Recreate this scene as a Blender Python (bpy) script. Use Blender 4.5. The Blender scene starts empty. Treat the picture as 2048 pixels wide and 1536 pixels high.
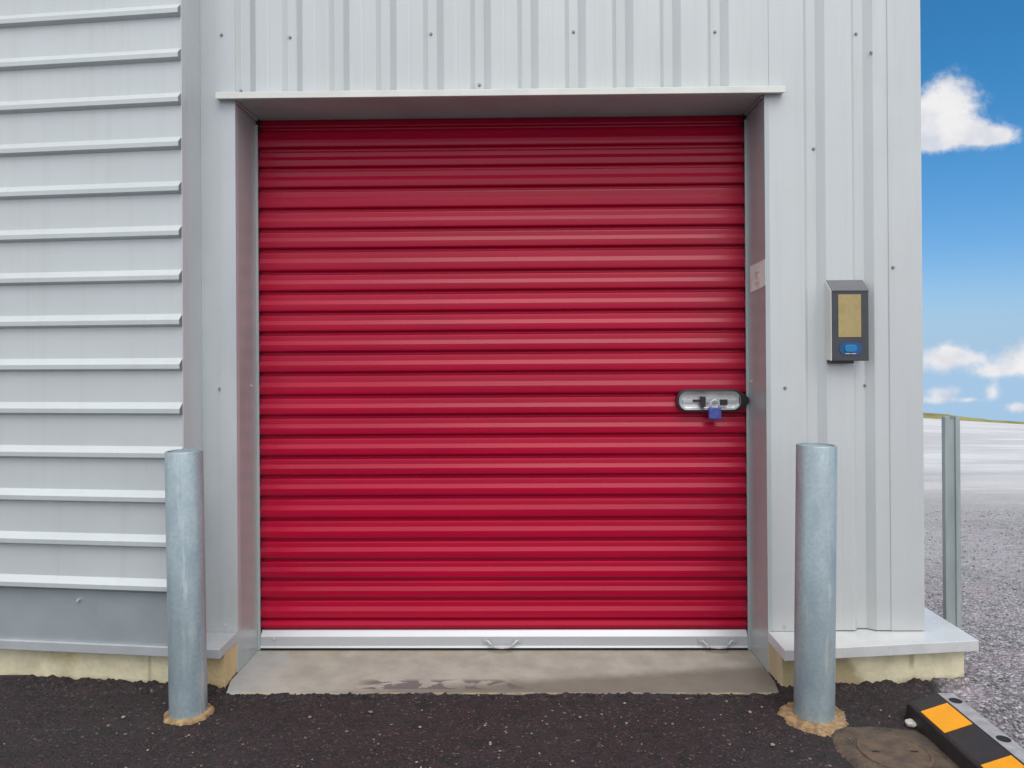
import bpy, bmesh, math, random
from mathutils import Vector, Matrix, noise
import numpy as np

random.seed(7)
S = bpy.context.scene
COL = S.collection
R = math.radians

# ------------------------------------------------------------------ camera
FPX, YAW, PITCH, ROLL, SHIFT, H = 1449.6, 0.0138, 0.0022, 0.0062, 61.0, 1.357
_cy, _sy, _cp, _sp, _cr, _sr = (math.cos(YAW), math.sin(YAW), math.cos(PITCH), math.sin(PITCH),
                                math.cos(ROLL), math.sin(ROLL))
_r = Vector((_cy, _sy, 0)); _f = Vector((-_sy, _cy, 0)); _u = Vector((0, 0, 1))
CF = _f * _cp + _u * _sp
_u2 = _u * _cp - _f * _sp
CR = _r * _cr - _u2 * _sr
CU = _u2 * _cr + _r * _sr
CAMP = Vector((0, 0, H))
cd = bpy.data.cameras.new('camera'); cam = bpy.data.objects.new('camera', cd); COL.objects.link(cam)
cam.matrix_world = Matrix(((CR.x, CU.x, -CF.x, 0), (CR.y, CU.y, -CF.y, 0), (CR.z, CU.z, -CF.z, H), (0, 0, 0, 1)))
cd.sensor_fit = 'HORIZONTAL'; cd.sensor_width = 36.0
cd.lens = 36.0 * FPX / 2048
cd.shift_y = -SHIFT / 2048
cd.clip_start = 0.05; cd.clip_end = 3000
S.camera = cam

def ray(px, py):
    """direction through a point of the 2048 x 1536 photograph; used only to measure sizes off the photo"""
    return (CR * ((px - 1024) / FPX) + CU * (-(py - 768 + SHIFT) / FPX) + CF)
def aty(px, py, Y): d = ray(px, py); return CAMP + d * (Y / d.y)
def atz(px, py, Z): d = ray(px, py); return CAMP + d * ((Z - H) / d.z)
def atx(px, py, X): d = ray(px, py); return CAMP + d * (X / d.x)

# ------------------------------------------------------------------ light
SUN_EL, SUN_AZ = R(58), R(162)          # azimuth clockwise from +Y : behind and to the right of the viewer
W = bpy.data.worlds.new('World'); S.world = W; W.use_nodes = True

class NT:
    def __init__(s, tree): s.t = tree; s.t.nodes.clear()
    def n(s, typ, ins=None, **kw):
        nd = s.t.nodes.new(typ)
        for k, v in kw.items(): setattr(nd, k, v)
        for k, v in (ins or {}).items():
            sock = nd.inputs[k]
            if isinstance(v, bpy.types.NodeSocket): s.t.links.new(v, sock)
            else: sock.default_value = v
        return nd
    def m(s, op, a, b=0.0, c=0.0, clamp=False):
        nd = s.t.nodes.new('ShaderNodeMath'); nd.operation = op; nd.use_clamp = clamp
        for i, v in enumerate((a, b, c)):
            if isinstance(v, bpy.types.NodeSocket): s.t.links.new(v, nd.inputs[i])
            else: nd.inputs[i].default_value = v
        return nd.outputs[0]
    def mix(s, f, a, b, mode='MIX'):
        nd = s.t.nodes.new('ShaderNodeMix'); nd.data_type = 'RGBA'; nd.blend_type = mode
        for k, v in ((0, f), (6, a), (7, b)):
            if isinstance(v, bpy.types.NodeSocket): s.t.links.new(v, nd.inputs[k])
            else: nd.inputs[k].default_value = v if k == 0 else (tuple(v) + (1,))[:4]
        return nd.outputs[2]
    def noise(s, vec, scale, detail=4.0, rough=0.5, dist=0.0):
        nd = s.n('ShaderNodeTexNoise', {'Scale': scale, 'Detail': detail, 'Roughness': rough, 'Distortion': dist})
        if vec is not None: s.t.links.new(vec, nd.inputs['Vector'])
        return nd.outputs[0]
    def ss(s, x, a, b):
        nd = s.n('ShaderNodeMapRange', {'From Min': a, 'From Max': b}, interpolation_type='SMOOTHSTEP')
        s.t.links.new(x, nd.inputs['Value']); return nd.outputs[0]

w = NT(W.node_tree)
tc = w.n('ShaderNodeTexCoord'); gen = tc.outputs['Generated']
sx = w.n('ShaderNodeSeparateXYZ', {0: gen})
zc = w.m('MAXIMUM', sx.outputs[2], 0.01)
vz = w.n('ShaderNodeCombineXYZ', {0: sx.outputs[0], 1: sx.outputs[1], 2: zc})
nrm = w.n('ShaderNodeVectorMath', {0: vz.outputs[0]}, operation='NORMALIZE')
sky = w.n('ShaderNodeTexSky', {'Vector': nrm.outputs[0]}, sky_type='NISHITA', sun_disc=False,
          sun_elevation=SUN_EL, sun_rotation=SUN_AZ, air_density=1.0, dust_density=0.3, ozone_density=3.0)
# deeper blue aloft, paler towards the ground
el = w.ss(sx.outputs[2], -0.06, 0.36)
tint = w.mix(el, (0.60, 0.71, 1.00), (0.26, 0.80, 1.05))
blue = w.mix(1.0, sky.outputs[0], tint, 'MULTIPLY')
haze = w.m('MULTIPLY', w.ss(sx.outputs[2], 0.13, -0.03), 0.8)
blue = w.mix(haze, blue, (3.0, 4.8, 6.9))
# clouds drawn on the sky by direction : tangent of bearing and of height
yy = w.m('MAXIMUM', sx.outputs[1], 0.05)
cu = w.m('DIVIDE', sx.outputs[0], yy); cv = w.m('DIVIDE', sx.outputs[2], yy)
uv = w.n('ShaderNodeCombineXYZ', {0: cu, 1: cv, 2: 0.0}).outputs[0]
n1 = w.noise(uv, 26, 7, 0.62); n2 = w.noise(uv, 16, 4, 0.55); n3 = w.noise(uv, 75, 5, 0.65)
dsum = None
# (px, py, rx, ry) measured on the photo, turned to bearing/height
BL = [(1850, 245, 70, 45), (1905, 185, 48, 42), (1880, 235, 66, 42), (1925, 262, 72, 24), (1850, 290, 55, 16),
      (1995, 272, 30, 20), (1960, 278, 50, 16), (1872, 722, 52, 24), (1900, 702, 26, 20), (1930, 714, 40, 11),
      (2030, 728, 52, 24), (2075, 705, 45, 30), (1985, 742, 34, 12), (1885, 783, 34, 11), (1868, 800, 30, 8), (1985, 786, 14, 16), (2040, 815, 26, 10), (1935, 800, 22, 6)]
for (px, py, rx, ry) in BL:
    d = ray(px, py); u0, v0 = d.x / d.y, d.z / d.y
    k_ = 1.08 if py > 600 else 1.0
    ru, rv = rx / FPX * 1.1 * k_, ry / FPX * k_
    a = w.m('DIVIDE', w.m('SUBTRACT', cu, u0), ru); b = w.m('DIVIDE', w.m('SUBTRACT', cv, v0), rv)
    q = w.m('ADD', w.m('MULTIPLY', a, a), w.m('MULTIPLY', b, b))
    g = w.m('EXPONENT', w.m('MULTIPLY', q, -1.1))
    dsum = g if dsum is None else w.m('ADD', dsum, g)
dens = w.m('ADD', dsum, w.m('ADD', w.m('MULTIPLY', w.m('SUBTRACT', n1, 0.5), 1.5), w.m('MULTIPLY', w.m('SUBTRACT', n3, 0.5), 0.9)))
front = w.m('MULTIPLY', w.ss(dens, 0.12, 1.25), 0.98)
front = w.m('MULTIPLY', front, w.ss(dsum, 0.06, 0.30))
front = w.m('MULTIPLY', front, w.ss(sx.outputs[1], 0.1, 0.3))
# unseen cloud added overhead and behind the viewer, for neutral light on the walls
bn = w.noise(gen, 2.6, 7, 0.55)
back = w.m('MULTIPLY', w.ss(bn, 0.30, 0.52), w.ss(w.m('ADD', sx.outputs[1], w.m('MULTIPLY', sx.outputs[2], -0.55)), 0.12, -0.25))
mask = w.m('MAXIMUM', front, back)
cshade = w.mix(w.ss(n2, 0.32, 0.66), (0.78, 0.81, 0.90), (1.06, 1.04, 1.04))
bg1 = w.n('ShaderNodeBackground', {'Color': blue, 'Strength': 0.085})
bg2 = w.n('ShaderNodeBackground', {'Color': cshade, 'Strength': w.m('ADD', 0.60, w.m('MULTIPLY', back, 0.33))})
ms = w.n('ShaderNodeMixShader', {0: mask, 1: bg1.outputs[0], 2: bg2.outputs[0]})
w.n('ShaderNodeOutputWorld', {'Surface': ms.outputs[0]})

sl = bpy.data.lights.new('sun', 'SUN'); sl.energy = 1.2; sl.angle = R(45); sl.color = (1, 0.975, 0.94)
so = bpy.data.objects.new('sun', sl); COL.objects.link(so)
sd = Vector((math.sin(SUN_AZ) * math.cos(SUN_EL), math.cos(SUN_AZ) * math.cos(SUN_EL), math.sin(SUN_EL)))
so.rotation_euler = sd.to_track_quat('Z', 'Y').to_euler(); so.location = (0, -5, 8)

S.view_settings.view_transform = 'Standard'; S.view_settings.look = 'None'
S.view_settings.exposure = 0.5; S.view_settings.gamma = 1.0
S.render.engine = 'CYCLES'
try: S.cycles.use_denoising = True
except Exception: pass

# ------------------------------------------------------------------ materials
def mat(name, col, rough=0.5, metal=0.0, var=0.08, vscale=6.0, bump=0.0, bscale=40.0, col2=None, spec=0.5,
        stretch=(1, 1, 1), rvar=0.06, wave=0.0, wscale=2.0, extra=None):
    m = bpy.data.materials.new(name); m.use_nodes = True
    t = NT(m.node_tree)
    co = t.n('ShaderNodeTexCoord').outputs['Object']
    mp = t.n('ShaderNodeMapping', {'Vector': co, 'Scale': stretch}).outputs[0]
    n = t.noise(mp, vscale, 6, 0.6)
    c2 = col2 or tuple(x * (1 - var * 2.2) for x in col)
    c = t.mix(t.ss(n, 0.3, 0.7), c2, col)
    rr = t.m('ADD', rough, t.m('MULTIPLY', t.m('SUBTRACT', n, 0.5), rvar * 2))
    p = t.n('ShaderNodeBsdfPrincipled', {'Base Color': c, 'Roughness': rr, 'Metallic': metal, 'Specular IOR Level': spec})
    h = None
    if bump: h = t.m('MULTIPLY', t.noise(mp, bscale, 5, 0.6), bump)
    if wave:
        h2 = t.m('MULTIPLY', t.noise(mp, wscale, 2, 0.4), wave)
        h = h2 if h is None else t.m('ADD', h, h2)
    if extra: c, h = extra(t, co, c, h); t.t.links.new(c, p.inputs['Base Color'])
    if h is not None:
        bn = t.n('ShaderNodeBump', {'Strength': 1.0, 'Distance': 1.0, 'Height': h})
        t.t.links.new(bn.outputs[0], p.inputs['Normal'])
    t.n('ShaderNodeOutputMaterial', {'Surface': p.outputs[0]})
    return m

def clad_extra(t, co, c, h):
    s = t.n('ShaderNodeSeparateXYZ', {0: co})
    mp = t.n('ShaderNodeMapping', {'Vector': co, 'Scale': (1, 1, 0.035)}).outputs[0]
    st = t.ss(t.noise(mp, 26, 5, 0.65), 0.48, 0.72)
    c = t.mix(t.m('MULTIPLY', st, 0.14), c, (0.40, 0.41, 0.40))
    c = t.mix(t.m('MULTIPLY', t.ss(t.noise(co, 3.1, 6, 0.7), 0.5, 0.75), 0.14), c, (0.46, 0.46, 0.44))
    g = t.ss(t.m('ADD', s.outputs[2], t.m('MULTIPLY', t.noise(co, 9, 4), 0.25)), 0.62, 0.26)
    c = t.mix(t.m('MULTIPLY', g, 0.30), c, (0.38, 0.36, 0.33))
    return c, h
M_CLAD = mat('pale_coated_steel', (0.59, 0.62, 0.615), 0.40, 0.15, var=0.025, vscale=3, stretch=(1, 1, 0.25), wave=0.002, wscale=1.9, extra=clad_extra)
M_CLADH = mat('pale_coated_steel_boards', (0.60, 0.64, 0.64), 0.42, 0.15, var=0.03, vscale=3, stretch=(0.3, 1, 1), wave=0.002, wscale=1.7, extra=clad_extra)
M_TRIM = mat('silver_folded_flashing', (0.575, 0.61, 0.615), 0.40, 0.2, var=0.04, vscale=5, stretch=(1, 1, 0.3), wave=0.002, wscale=2.2, extra=clad_extra)
M_TRIMD = mat('grey_base_flashing', (0.42, 0.47, 0.49), 0.38, 0.3, var=0.05, vscale=5, wave=0.001)
M_REV = mat('grey_reveal_flashing', (0.48, 0.53, 0.525), 0.36, 0.25, var=0.05, vscale=5, wave=0.0006, stretch=(1, 1, .4))
M_DRIP = mat('cream_white_drip', (0.70, 0.715, 0.66), 0.4, 0.0, var=0.05)
M_SOFF = mat('grey_soffit', (0.45, 0.62, 0.60), 0.5, 0.05, var=0.06, vscale=5)
M_SILLD = mat('grey_sill', (0.50, 0.525, 0.54), 0.4, 0.2, var=0.06, vscale=7)
M_SILL = mat('silver_sill_flashing', (0.66, 0.665, 0.655), 0.28, 0.12, var=0.06, vscale=7, wave=0.001)

def red_extra(t, co, c, h):
    s = t.n('ShaderNodeSeparateXYZ', {0: co})
    mp = t.n('ShaderNodeMapping', {'Vector': co, 'Scale': (0.8, 1, 60)}).outputs[0]
    st = t.noise(mp, 3, 4, 0.5)
    c = t.mix(t.m('MULTIPLY', t.ss(st, 0.5, 0.8), 0.18), c, (0.46, 0.02, 0.06))
    dn = t.noise(t.n('ShaderNodeMapping', {'Vector': co, 'Scale': (1.6, 1, 0.5)}).outputs[0], 3.5, 7, 0.7)
    c = t.mix(t.m('MULTIPLY', t.ss(dn, 0.5, 0.72), 0.22), c, (0.30, 0.006, 0.028))
    sc = t.noise(t.n('ShaderNodeMapping', {'Vector': co, 'Scale': (2.5, 1, 40), 'Location': (3, 0, 9)}).outputs[0], 6, 3, 0.6)
    c = t.mix(t.m('MULTIPLY', t.ss(sc, 0.72, 0.76), 0.35), c, (0.50, 0.16, 0.18))
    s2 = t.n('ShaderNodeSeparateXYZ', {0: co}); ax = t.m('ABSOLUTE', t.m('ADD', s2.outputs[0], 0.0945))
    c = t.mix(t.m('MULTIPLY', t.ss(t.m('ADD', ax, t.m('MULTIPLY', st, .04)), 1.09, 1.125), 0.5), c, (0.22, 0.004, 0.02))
    return c, h
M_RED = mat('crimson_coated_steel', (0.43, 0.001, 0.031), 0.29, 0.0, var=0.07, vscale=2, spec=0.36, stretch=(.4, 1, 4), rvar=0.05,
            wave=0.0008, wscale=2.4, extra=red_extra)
M_ALU = mat('aluminium_bar', (0.52, 0.53, 0.55), 0.40, 0.3, var=0.05, vscale=9, stretch=(0.1, 1, 1))
M_ZINC = mat('zinc_screw', (0.33, 0.34, 0.35), 0.45, 0.6)
M_BLACK = mat('black_rubber', (0.016, 0.015, 0.016), 0.6, 0.0, var=0.2, vscale=30, bump=0.0006, bscale=200)
M_DARK = mat('dark_gap', (0.012, 0.012, 0.013), 0.8)
M_GALV_C = (0.37, 0.45, 0.475)
def galv_extra(t, co, c, h):
    v = t.n('ShaderNodeTexVoronoi', {'Vector': t.n('ShaderNodeMapping', {'Vector': co, 'Scale': (1, 1, 0.6)}).outputs[0], 'Scale': 26.0})
    sp = t.n('ShaderNodeSeparateColor', {0: v.outputs['Color']}).outputs[0]
    c = t.mix(t.m('MULTIPLY', sp, 0.22), c, (0.44, 0.53, 0.55))
    c = t.mix(t.m('MULTIPLY', t.ss(t.noise(co, 70, 4, .7), 0.45, 0.60), 0.32), c, (0.22, 0.29, 0.33))
    mp = t.n('ShaderNodeMapping', {'Vector': co, 'Scale': (9, 9, 0.8)}).outputs[0]
    r = t.ss(t.noise(mp, 2.2, 5, 0.65), 0.56, 0.74)
    c = t.mix(t.m('MULTIPLY', r, 0.8), c, (0.56, 0.60, 0.57))
    mp2 = t.n('ShaderNodeMapping', {'Vector': co, 'Scale': (3, 3, 1.3), 'Location': (4, 2, 7)}).outputs[0]
    c = t.mix(t.m('MULTIPLY', t.ss(t.noise(mp2, 3.5, 5, 0.6), 0.5, 0.68), 0.5), c, (0.22, 0.30, 0.35))
    return c, h
M_GALV = mat('galvanised_steel', M_GALV_C, 0.42, 0.35, var=0.1, vscale=8, bump=0.0008, bscale=60, stretch=(1, 1, 0.4), extra=galv_extra)
M_GALV2 = mat('galvanised_post_steel', (0.44, 0.50, 0.49), 0.42, 0.25, var=0.12, vscale=8, stretch=(2, 2, .3))

def cream_extra(t, co, c, h):
    n = t.noise(co, 3.2, 5, 0.6)
    c = t.mix(t.m('MULTIPLY', t.ss(n, 0.56, 0.70), 0.6), c, (0.48, 0.36, 0.15))
    s = t.n('ShaderNodeSeparateXYZ', {0: co})
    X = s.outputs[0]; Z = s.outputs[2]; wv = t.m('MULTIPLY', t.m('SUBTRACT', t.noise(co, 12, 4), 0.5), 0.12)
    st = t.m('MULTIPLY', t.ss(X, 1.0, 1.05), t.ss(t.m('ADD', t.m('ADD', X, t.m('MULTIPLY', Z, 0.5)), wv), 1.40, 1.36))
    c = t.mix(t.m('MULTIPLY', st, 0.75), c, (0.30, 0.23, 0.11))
    jt = t.m('MULTIPLY', t.ss(t.m('ABSOLUTE', t.m('SUBTRACT', t.m('ADD', X, t.m('MULTIPLY', wv, .12)), 1.585)), 0.016, 0.006), t.ss(Z, 0.05, 0.09))
    c = t.mix(t.m('MULTIPLY', jt, 0.6), c, (0.36, 0.28, 0.15))
    jl = t.ss(t.m('ABSOLUTE', t.m('ADD', X, 1.545)), 0.010, 0.003)
    c = t.mix(t.m('MULTIPLY', jl, 0.5), c, (0.32, 0.29, 0.2))
    lc = t.m('MULTIPLY', t.ss(t.m('ADD', X, wv), -1.345, -1.31), t.ss(X, 0.0, -0.1))
    c = t.mix(t.m('MULTIPLY', lc, 0.6), c, (0.48, 0.32, 0.12))
    low = t.ss(t.m('ADD', s.outputs[2], t.m('MULTIPLY', t.noise(co, 20, 4), 0.06)), 0.065, 0.025)
    c = t.mix(t.m('MULTIPLY', low, 0.5), c, (0.30, 0.22, 0.14))
    return c, h
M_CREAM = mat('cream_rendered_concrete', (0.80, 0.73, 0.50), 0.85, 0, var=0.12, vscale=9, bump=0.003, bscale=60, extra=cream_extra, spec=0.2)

def slab_extra(t, co, c, h):
    s = t.n('ShaderNodeSeparateXYZ', {0: co}); X, Y = s.outputs[0], s.outputs[1]
    nz = t.noise(co, 14, 6, 0.65)
    wob = t.m('MULTIPLY', t.m('SUBTRACT', nz, 0.5), 0.35)
    # worn grey paint at the left, grime growing towards the right and the front edge
    lft = t.ss(t.m('ADD', X, wob), -0.95, -1.18)
    c = t.mix(t.m('MULTIPLY', lft, 0.6), c, (0.36, 0.39, 0.40))
    edge = t.m('SUBTRACT', t.m('MULTIPLY', t.m('ADD', X, 0.2), 0.14), t.m('SUBTRACT', Y, 2.97))
    g = t.ss(t.m('ADD', edge, t.m('MULTIPLY', wob, 0.16)), -0.04, 0.05)
    c = t.mix(t.m('MULTIPLY', g, 0.72), c, (0.13, 0.115, 0.09))
    # damp marks near the middle of the front
    mp = t.n('ShaderNodeMapping', {'Vector': co, 'Scale': (1, 1.7, 1)}).outputs[0]
    b = t.ss(t.noise(mp, 10, 4, 0.55, 0.6), 0.475, 0.50)
    win = t.m('MULTIPLY', t.m('MULTIPLY', t.ss(X, -0.72, -0.6), t.ss(X, 0.1, -0.1)), t.m('MULTIPLY', t.ss(Y, 2.915, 2.925), t.ss(Y, 3.02, 2.985)))
    c = t.mix(t.m('MULTIPLY', t.m('MULTIPLY', b, win), 0.85), c, (0.12, 0.105, 0.105))
    # ochre edge along the front
    o = t.m('MULTIPLY', t.ss(Y, 2.90, 2.885), t.ss(nz, 0.45, 0.6))
    c = t.mix(t.m('MULTIPLY', o, 0.6), c, (0.45, 0.36, 0.18))
    bk = t.m('MULTIPLY', t.ss(Y, 3.2, 3.3), t.ss(nz, 0.4, 0.6))
    c = t.mix(t.m('MULTIPLY', bk, 0.45), c, (0.36, 0.26, 0.15))
    return c, h
M_SLAB = mat('worn_concrete', (0.41, 0.39, 0.33), 0.75, 0, var=0.1, vscale=8, bump=0.0025, bscale=70, extra=slab_extra, spec=0.3)

def ground_mat():
    m = bpy.data.materials.new('asphalt_and_gravel'); m.use_nodes = True
    t = NT(m.node_tree)
    co = t.n('ShaderNodeTexCoord').outputs['Object']
    s = t.n('ShaderNodeSeparateXYZ', {0: co}); X, Y = s.outputs[0], s.outputs[1]
    big = t.noise(co, 3, 5, 0.6)
    fine = t.noise(co, 120, 4, 0.7)
    v = t.n('ShaderNodeTexVoronoi', {'Vector': co, 'Scale': 110.0}); vc = t.n('ShaderNodeSeparateColor', {0: v.outputs['Color']})
    # fresh dark asphalt
    a = t.mix(t.ss(fine, 0.3, 0.7), (0.010, 0.007, 0.008), (0.055, 0.040, 0.041))
    a = t.mix(t.m('MULTIPLY', t.ss(big, 0.4, 0.65), 0.5), a, (0.036, 0.034, 0.034))
    hue = t.noise(co, 22, 4, 0.6); hue2 = t.noise(t.n('ShaderNodeMapping', {'Vector': co, 'Location': (5, 3, 1)}).outputs[0], 14, 4, 0.6)
    a = t.mix(t.m('MULTIPLY', t.ss(hue, 0.5, 0.62), 0.5), a, (0.052, 0.029, 0.036))
    a = t.mix(t.m('MULTIPLY', t.ss(hue2, 0.52, 0.64), 0.65), a, (0.016, 0.019, 0.017))
    a = t.mix(t.m('MULTIPLY', t.ss(t.noise(co, 60, 3, .7), 0.58, 0.66), 0.5), a, (0.085, 0.062, 0.060))
    a = t.mix(t.m('MULTIPLY', t.ss(vc.outputs[0], 0.95, 0.97), 0.5), a, (0.13, 0.10, 0.08))
    a = t.mix(t.m('MULTIPLY', t.m('MULTIPLY', t.ss(vc.outputs[1], 0.993, 0.996), t.ss(big, 0.42, 0.55)), 0.7), a, (0.30, 0.24, 0.17))
    # old pale gravelly asphalt
    v2 = t.n('ShaderNodeTexVoronoi', {'Vector': co, 'Scale': 75.0}); vc2 = t.n('ShaderNodeSeparateColor', {0: v2.outputs['Color']})
    b = t.mix(vc2.outputs[0], (0.11, 0.095, 0.105), (0.64, 0.61, 0.61))
    b = t.mix(t.m('MULTIPLY', t.ss(t.noise(co, 16, 4, .65), 0.42, 0.6), 0.45), b, (0.13, 0.11, 0.12))
    b = t.mix(t.m('MULTIPLY', t.ss(v2.outputs['Distance'], 0.35, 0.7), 0.6), b, (0.10, 0.085, 0.10))
    b = t.mix(t.m('MULTIPLY', t.ss(big, 0.45, 0.65), 0.4), b, (0.40, 0.30, 0.35))
    # paler farther out: concrete tone, with sky sheen and sunlight put into the colour
    far = t.ss(t.m('ADD', Y, t.m('MULTIPLY', t.noise(co, 0.6, 4), 5)), 4.2, 14)
    lo = t.n('ShaderNodeMapping', {'Vector': co, 'Scale': (0.25, 1.3, 1)}).outputs[0]
    band = t.noise(lo, 0.8, 7, 0.7)
    cfar = t.mix(t.ss(band, 0.38, 0.62), (0.60, 0.58, 0.56), (0.80, 0.78, 0.75))
    b = t.mix(far, b, cfar)
    # boundary between the two surfaces, along the parking stop
    e = t.m('ADD', X, t.m('MULTIPLY', t.m('SUBTRACT', t.noise(co, 9, 5, 0.7), 0.5), 0.16))
    e2 = t.m('ADD', Y, t.m('MULTIPLY', t.m('SUBTRACT', t.noise(co, 11, 5, 0.7), 0.5), 0.2))
    k = t.m('MULTIPLY', t.ss(e, 1.62, 1.74), 1.0)
    k = t.m('MAXIMUM', k, t.ss(e2, 3.1, 3.2))
    k = t.m('MAXIMUM', k, t.ss(X, -7.5, -8.5))
    c = t.mix(k, a, b)
    h = t.m('ADD', t.m('ADD', t.m('MULTIPLY', fine, 0.007), t.m('MULTIPLY', t.noise(co, 45, 3, .6), 0.012)), t.m('MULTIPLY', v.outputs['Distance'], -0.005))
    h2 = t.m('MULTIPLY', v2.outputs['Distance'], -0.012)
    hh = t.m('ADD', t.m('MULTIPLY', h, t.m('SUBTRACT', 1.0, k)), t.m('MULTIPLY', h2, k))
    bn = t.n('ShaderNodeBump', {'Strength': 0.9, 'Distance': 1.0, 'Height': hh})
    p = t.n('ShaderNodeBsdfPrincipled', {'Base Color': c, 'Roughness': 0.82, 'Specular IOR Level': 0.35, 'Normal': bn.outputs[0]})
    t.n('ShaderNodeOutputMaterial', {'Surface': p.outputs[0]})
    return m
M_GROUND = ground_mat()
M_GRASS = mat('dry_grass', (0.33, 0.33, 0.12), 0.9, 0, vscale=0.8, col2=(0.20, 0.17, 0.07), bump=0.02, bscale=6, spec=0.1)
M_SAND = mat('orange_sand', (0.42, 0.29, 0.15), 0.9, 0, vscale=45, col2=(0.20, 0.13, 0.075), bump=0.003, bscale=120, spec=0.15)
M_YEL = mat('yellow_reflective_film', (0.90, 0.36, 0.004), 0.45, 0, var=0.05, vscale=12, spec=0.4)
M_STRIP = mat('worn_grey_rubber', (0.36, 0.35, 0.36), 0.75, 0, var=0.12, vscale=30, bump=0.001, bscale=150)
M_STOP = mat('black_moulded_rubber', (0.028, 0.022, 0.022), 0.55, 0, var=0.15, vscale=20, bump=0.001, bscale=150)
M_PLAS = mat('charcoal_plastic', (0.055, 0.058, 0.068), 0.38, 0, var=0.08, vscale=14, spec=0.5)
M_HOOD = mat('grey_hood_plastic', (0.14, 0.14, 0.15), 0.45, 0)
M_SCREEN = mat('tan_screen_film', (0.44, 0.34, 0.14), 0.3, 0, var=0.08, vscale=25, spec=0.5)
M_BLUE = mat('blue_button', (0.004, 0.22, 0.50), 0.3, 0)
M_BLUED = mat('deep_blue_ring', (0.01, 0.09, 0.26), 0.4, 0)
M_PBLUE = mat('blue_padlock_jacket', (0.09, 0.12, 0.48), 0.4, 0, var=0.2, vscale=60)
M_CHROME = mat('bright_steel', (0.70, 0.70, 0.69), 0.30, 0.35, var=0.1, vscale=20)
M_BLKST = mat('blackened_steel', (0.045, 0.04, 0.045), 0.4, 0.4)
M_PAPER = mat('faded_notice_paper', (0.80, 0.85, 0.82), 0.7, 0, vscale=18, col2=(0.68, 0.72, 0.64))
M_INK = mat('faded_ink', (0.60, 0.58, 0.48), 0.8)
M_STONE = mat('pale_stone', (0.55, 0.53, 0.47), 0.8, 0, vscale=40)
M_MUD = mat('muddy_concrete', (0.135, 0.095, 0.062), 0.75, 0, vscale=14, col2=(0.055, 0.042, 0.034), bump=0.012, bscale=45)
M_IRON = mat('rusty_cast_iron', (0.14, 0.092, 0.055), 0.7, 0.0, vscale=22, col2=(0.065, 0.048, 0.038), bump=0.003, bscale=80)
M_ROOF = mat('roof_sheet', (0.35, 0.36, 0.38), 0.5, 0.3)

# ------------------------------------------------------------------ helpers
def new_obj(name, bm, m, parent=None, bevel=0.0, smooth=False, seg=2):
    me = bpy.data.meshes.new(name)
    bmesh.ops.recalc_face_normals(bm, faces=bm.faces)
    bm.to_mesh(me); bm.free()
    me.materials.append(m)
    if smooth:
        for p in me.polygons: p.use_smooth = True
    o = bpy.data.objects.new(name, me); COL.objects.link(o)
    if parent: o.parent = parent
    if bevel:
        b = o.modifiers.new('bevel', 'BEVEL'); b.width = bevel; b.segments = seg; b.limit_method = 'ANGLE'; b.angle_limit = R(35)
    return o
def thing(name, label, cat, loc=(0, 0, 0), group=None):
    o = bpy.data.objects.new(name, None); COL.objects.link(o); o.location = loc; o.empty_display_size = .1
    o['label'] = label; o['category'] = cat
    if group: o['group'] = group
    return o
def tag(o, label, cat, group=None):
    o['label'] = label; o['category'] = cat
    if group: o['group'] = group
    return o
def struct(o, label=None, cat=None):
    o['kind'] = 'structure'
    if label: o['label'] = label
    if cat: o['category'] = cat
    return o
def BM(): return bmesh.new()
def box(bm, x0, x1, y0, y1, z0, z1, mtx=None):
    vs = [bm.verts.new((x, y, z)) for x in (x0, x1) for y in (y0, y1) for z in (z0, z1)]
    for f in ((0, 1, 3, 2), (4, 6, 7, 5), (0, 4, 5, 1), (2, 3, 7, 6), (0, 2, 6, 4), (1, 5, 7, 3)):
        bm.faces.new([vs[i] for i in f])
    if mtx is not None:
        for v in vs: v.co = mtx @ v.co
    return vs
def extrude(bm, pts, axis, a, b, n=1, closed=False, fn=None, caps=False):
    """pts: 2D profile; axis 'x','y' or 'z': swept direction; other two coords in order"""
    rings = []
    for i in range(n + 1):
        s = a + (b - a) * i / n; r = []
        for (p, q) in pts:
            c = {'x': (s, p, q), 'y': (p, s, q), 'z': (p, q, s)}[axis]
            r.append(bm.verts.new(fn(Vector(c)) if fn else c))
        rings.append(r)
    m = len(pts)
    for i in range(n):
        for j in range(m if closed else m - 1):
            k = (j + 1) % m
            bm.faces.new((rings[i][j], rings[i + 1][j], rings[i + 1][k], rings[i][k]))
    if caps and closed:
        bm.faces.new(rings[0]); bm.faces.new(rings[-1][::-1])
    return rings
def prism(bm, poly, z0, z1):
    a = [bm.verts.new((x, y, z0)) for x, y in poly]; b = [bm.verts.new((x, y, z1)) for x, y in poly]
    n = len(poly)
    bm.faces.new(a[::-1]); bm.faces.new(b)
    for i in range(n): bm.faces.new((a[i], a[(i + 1) % n], b[(i + 1) % n], b[i]))
def lathe(bm, prof, seg=40, centre=(0, 0), cap=True):
    rings = []
    for (r, z) in prof:
        rings.append([bm.verts.new((centre[0] + r * math.cos(2 * math.pi * k / seg), centre[1] + r * math.sin(2 * math.pi * k / seg), z)) for k in range(seg)])
    for i in range(len(rings) - 1):
        for k in range(seg):
            bm.faces.new((rings[i][k], rings[i][(k + 1) % seg], rings[i + 1][(k + 1) % seg], rings[i + 1][k]))
    if cap: bm.faces.new(rings[-1]); bm.faces.new(rings[0][::-1])
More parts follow.
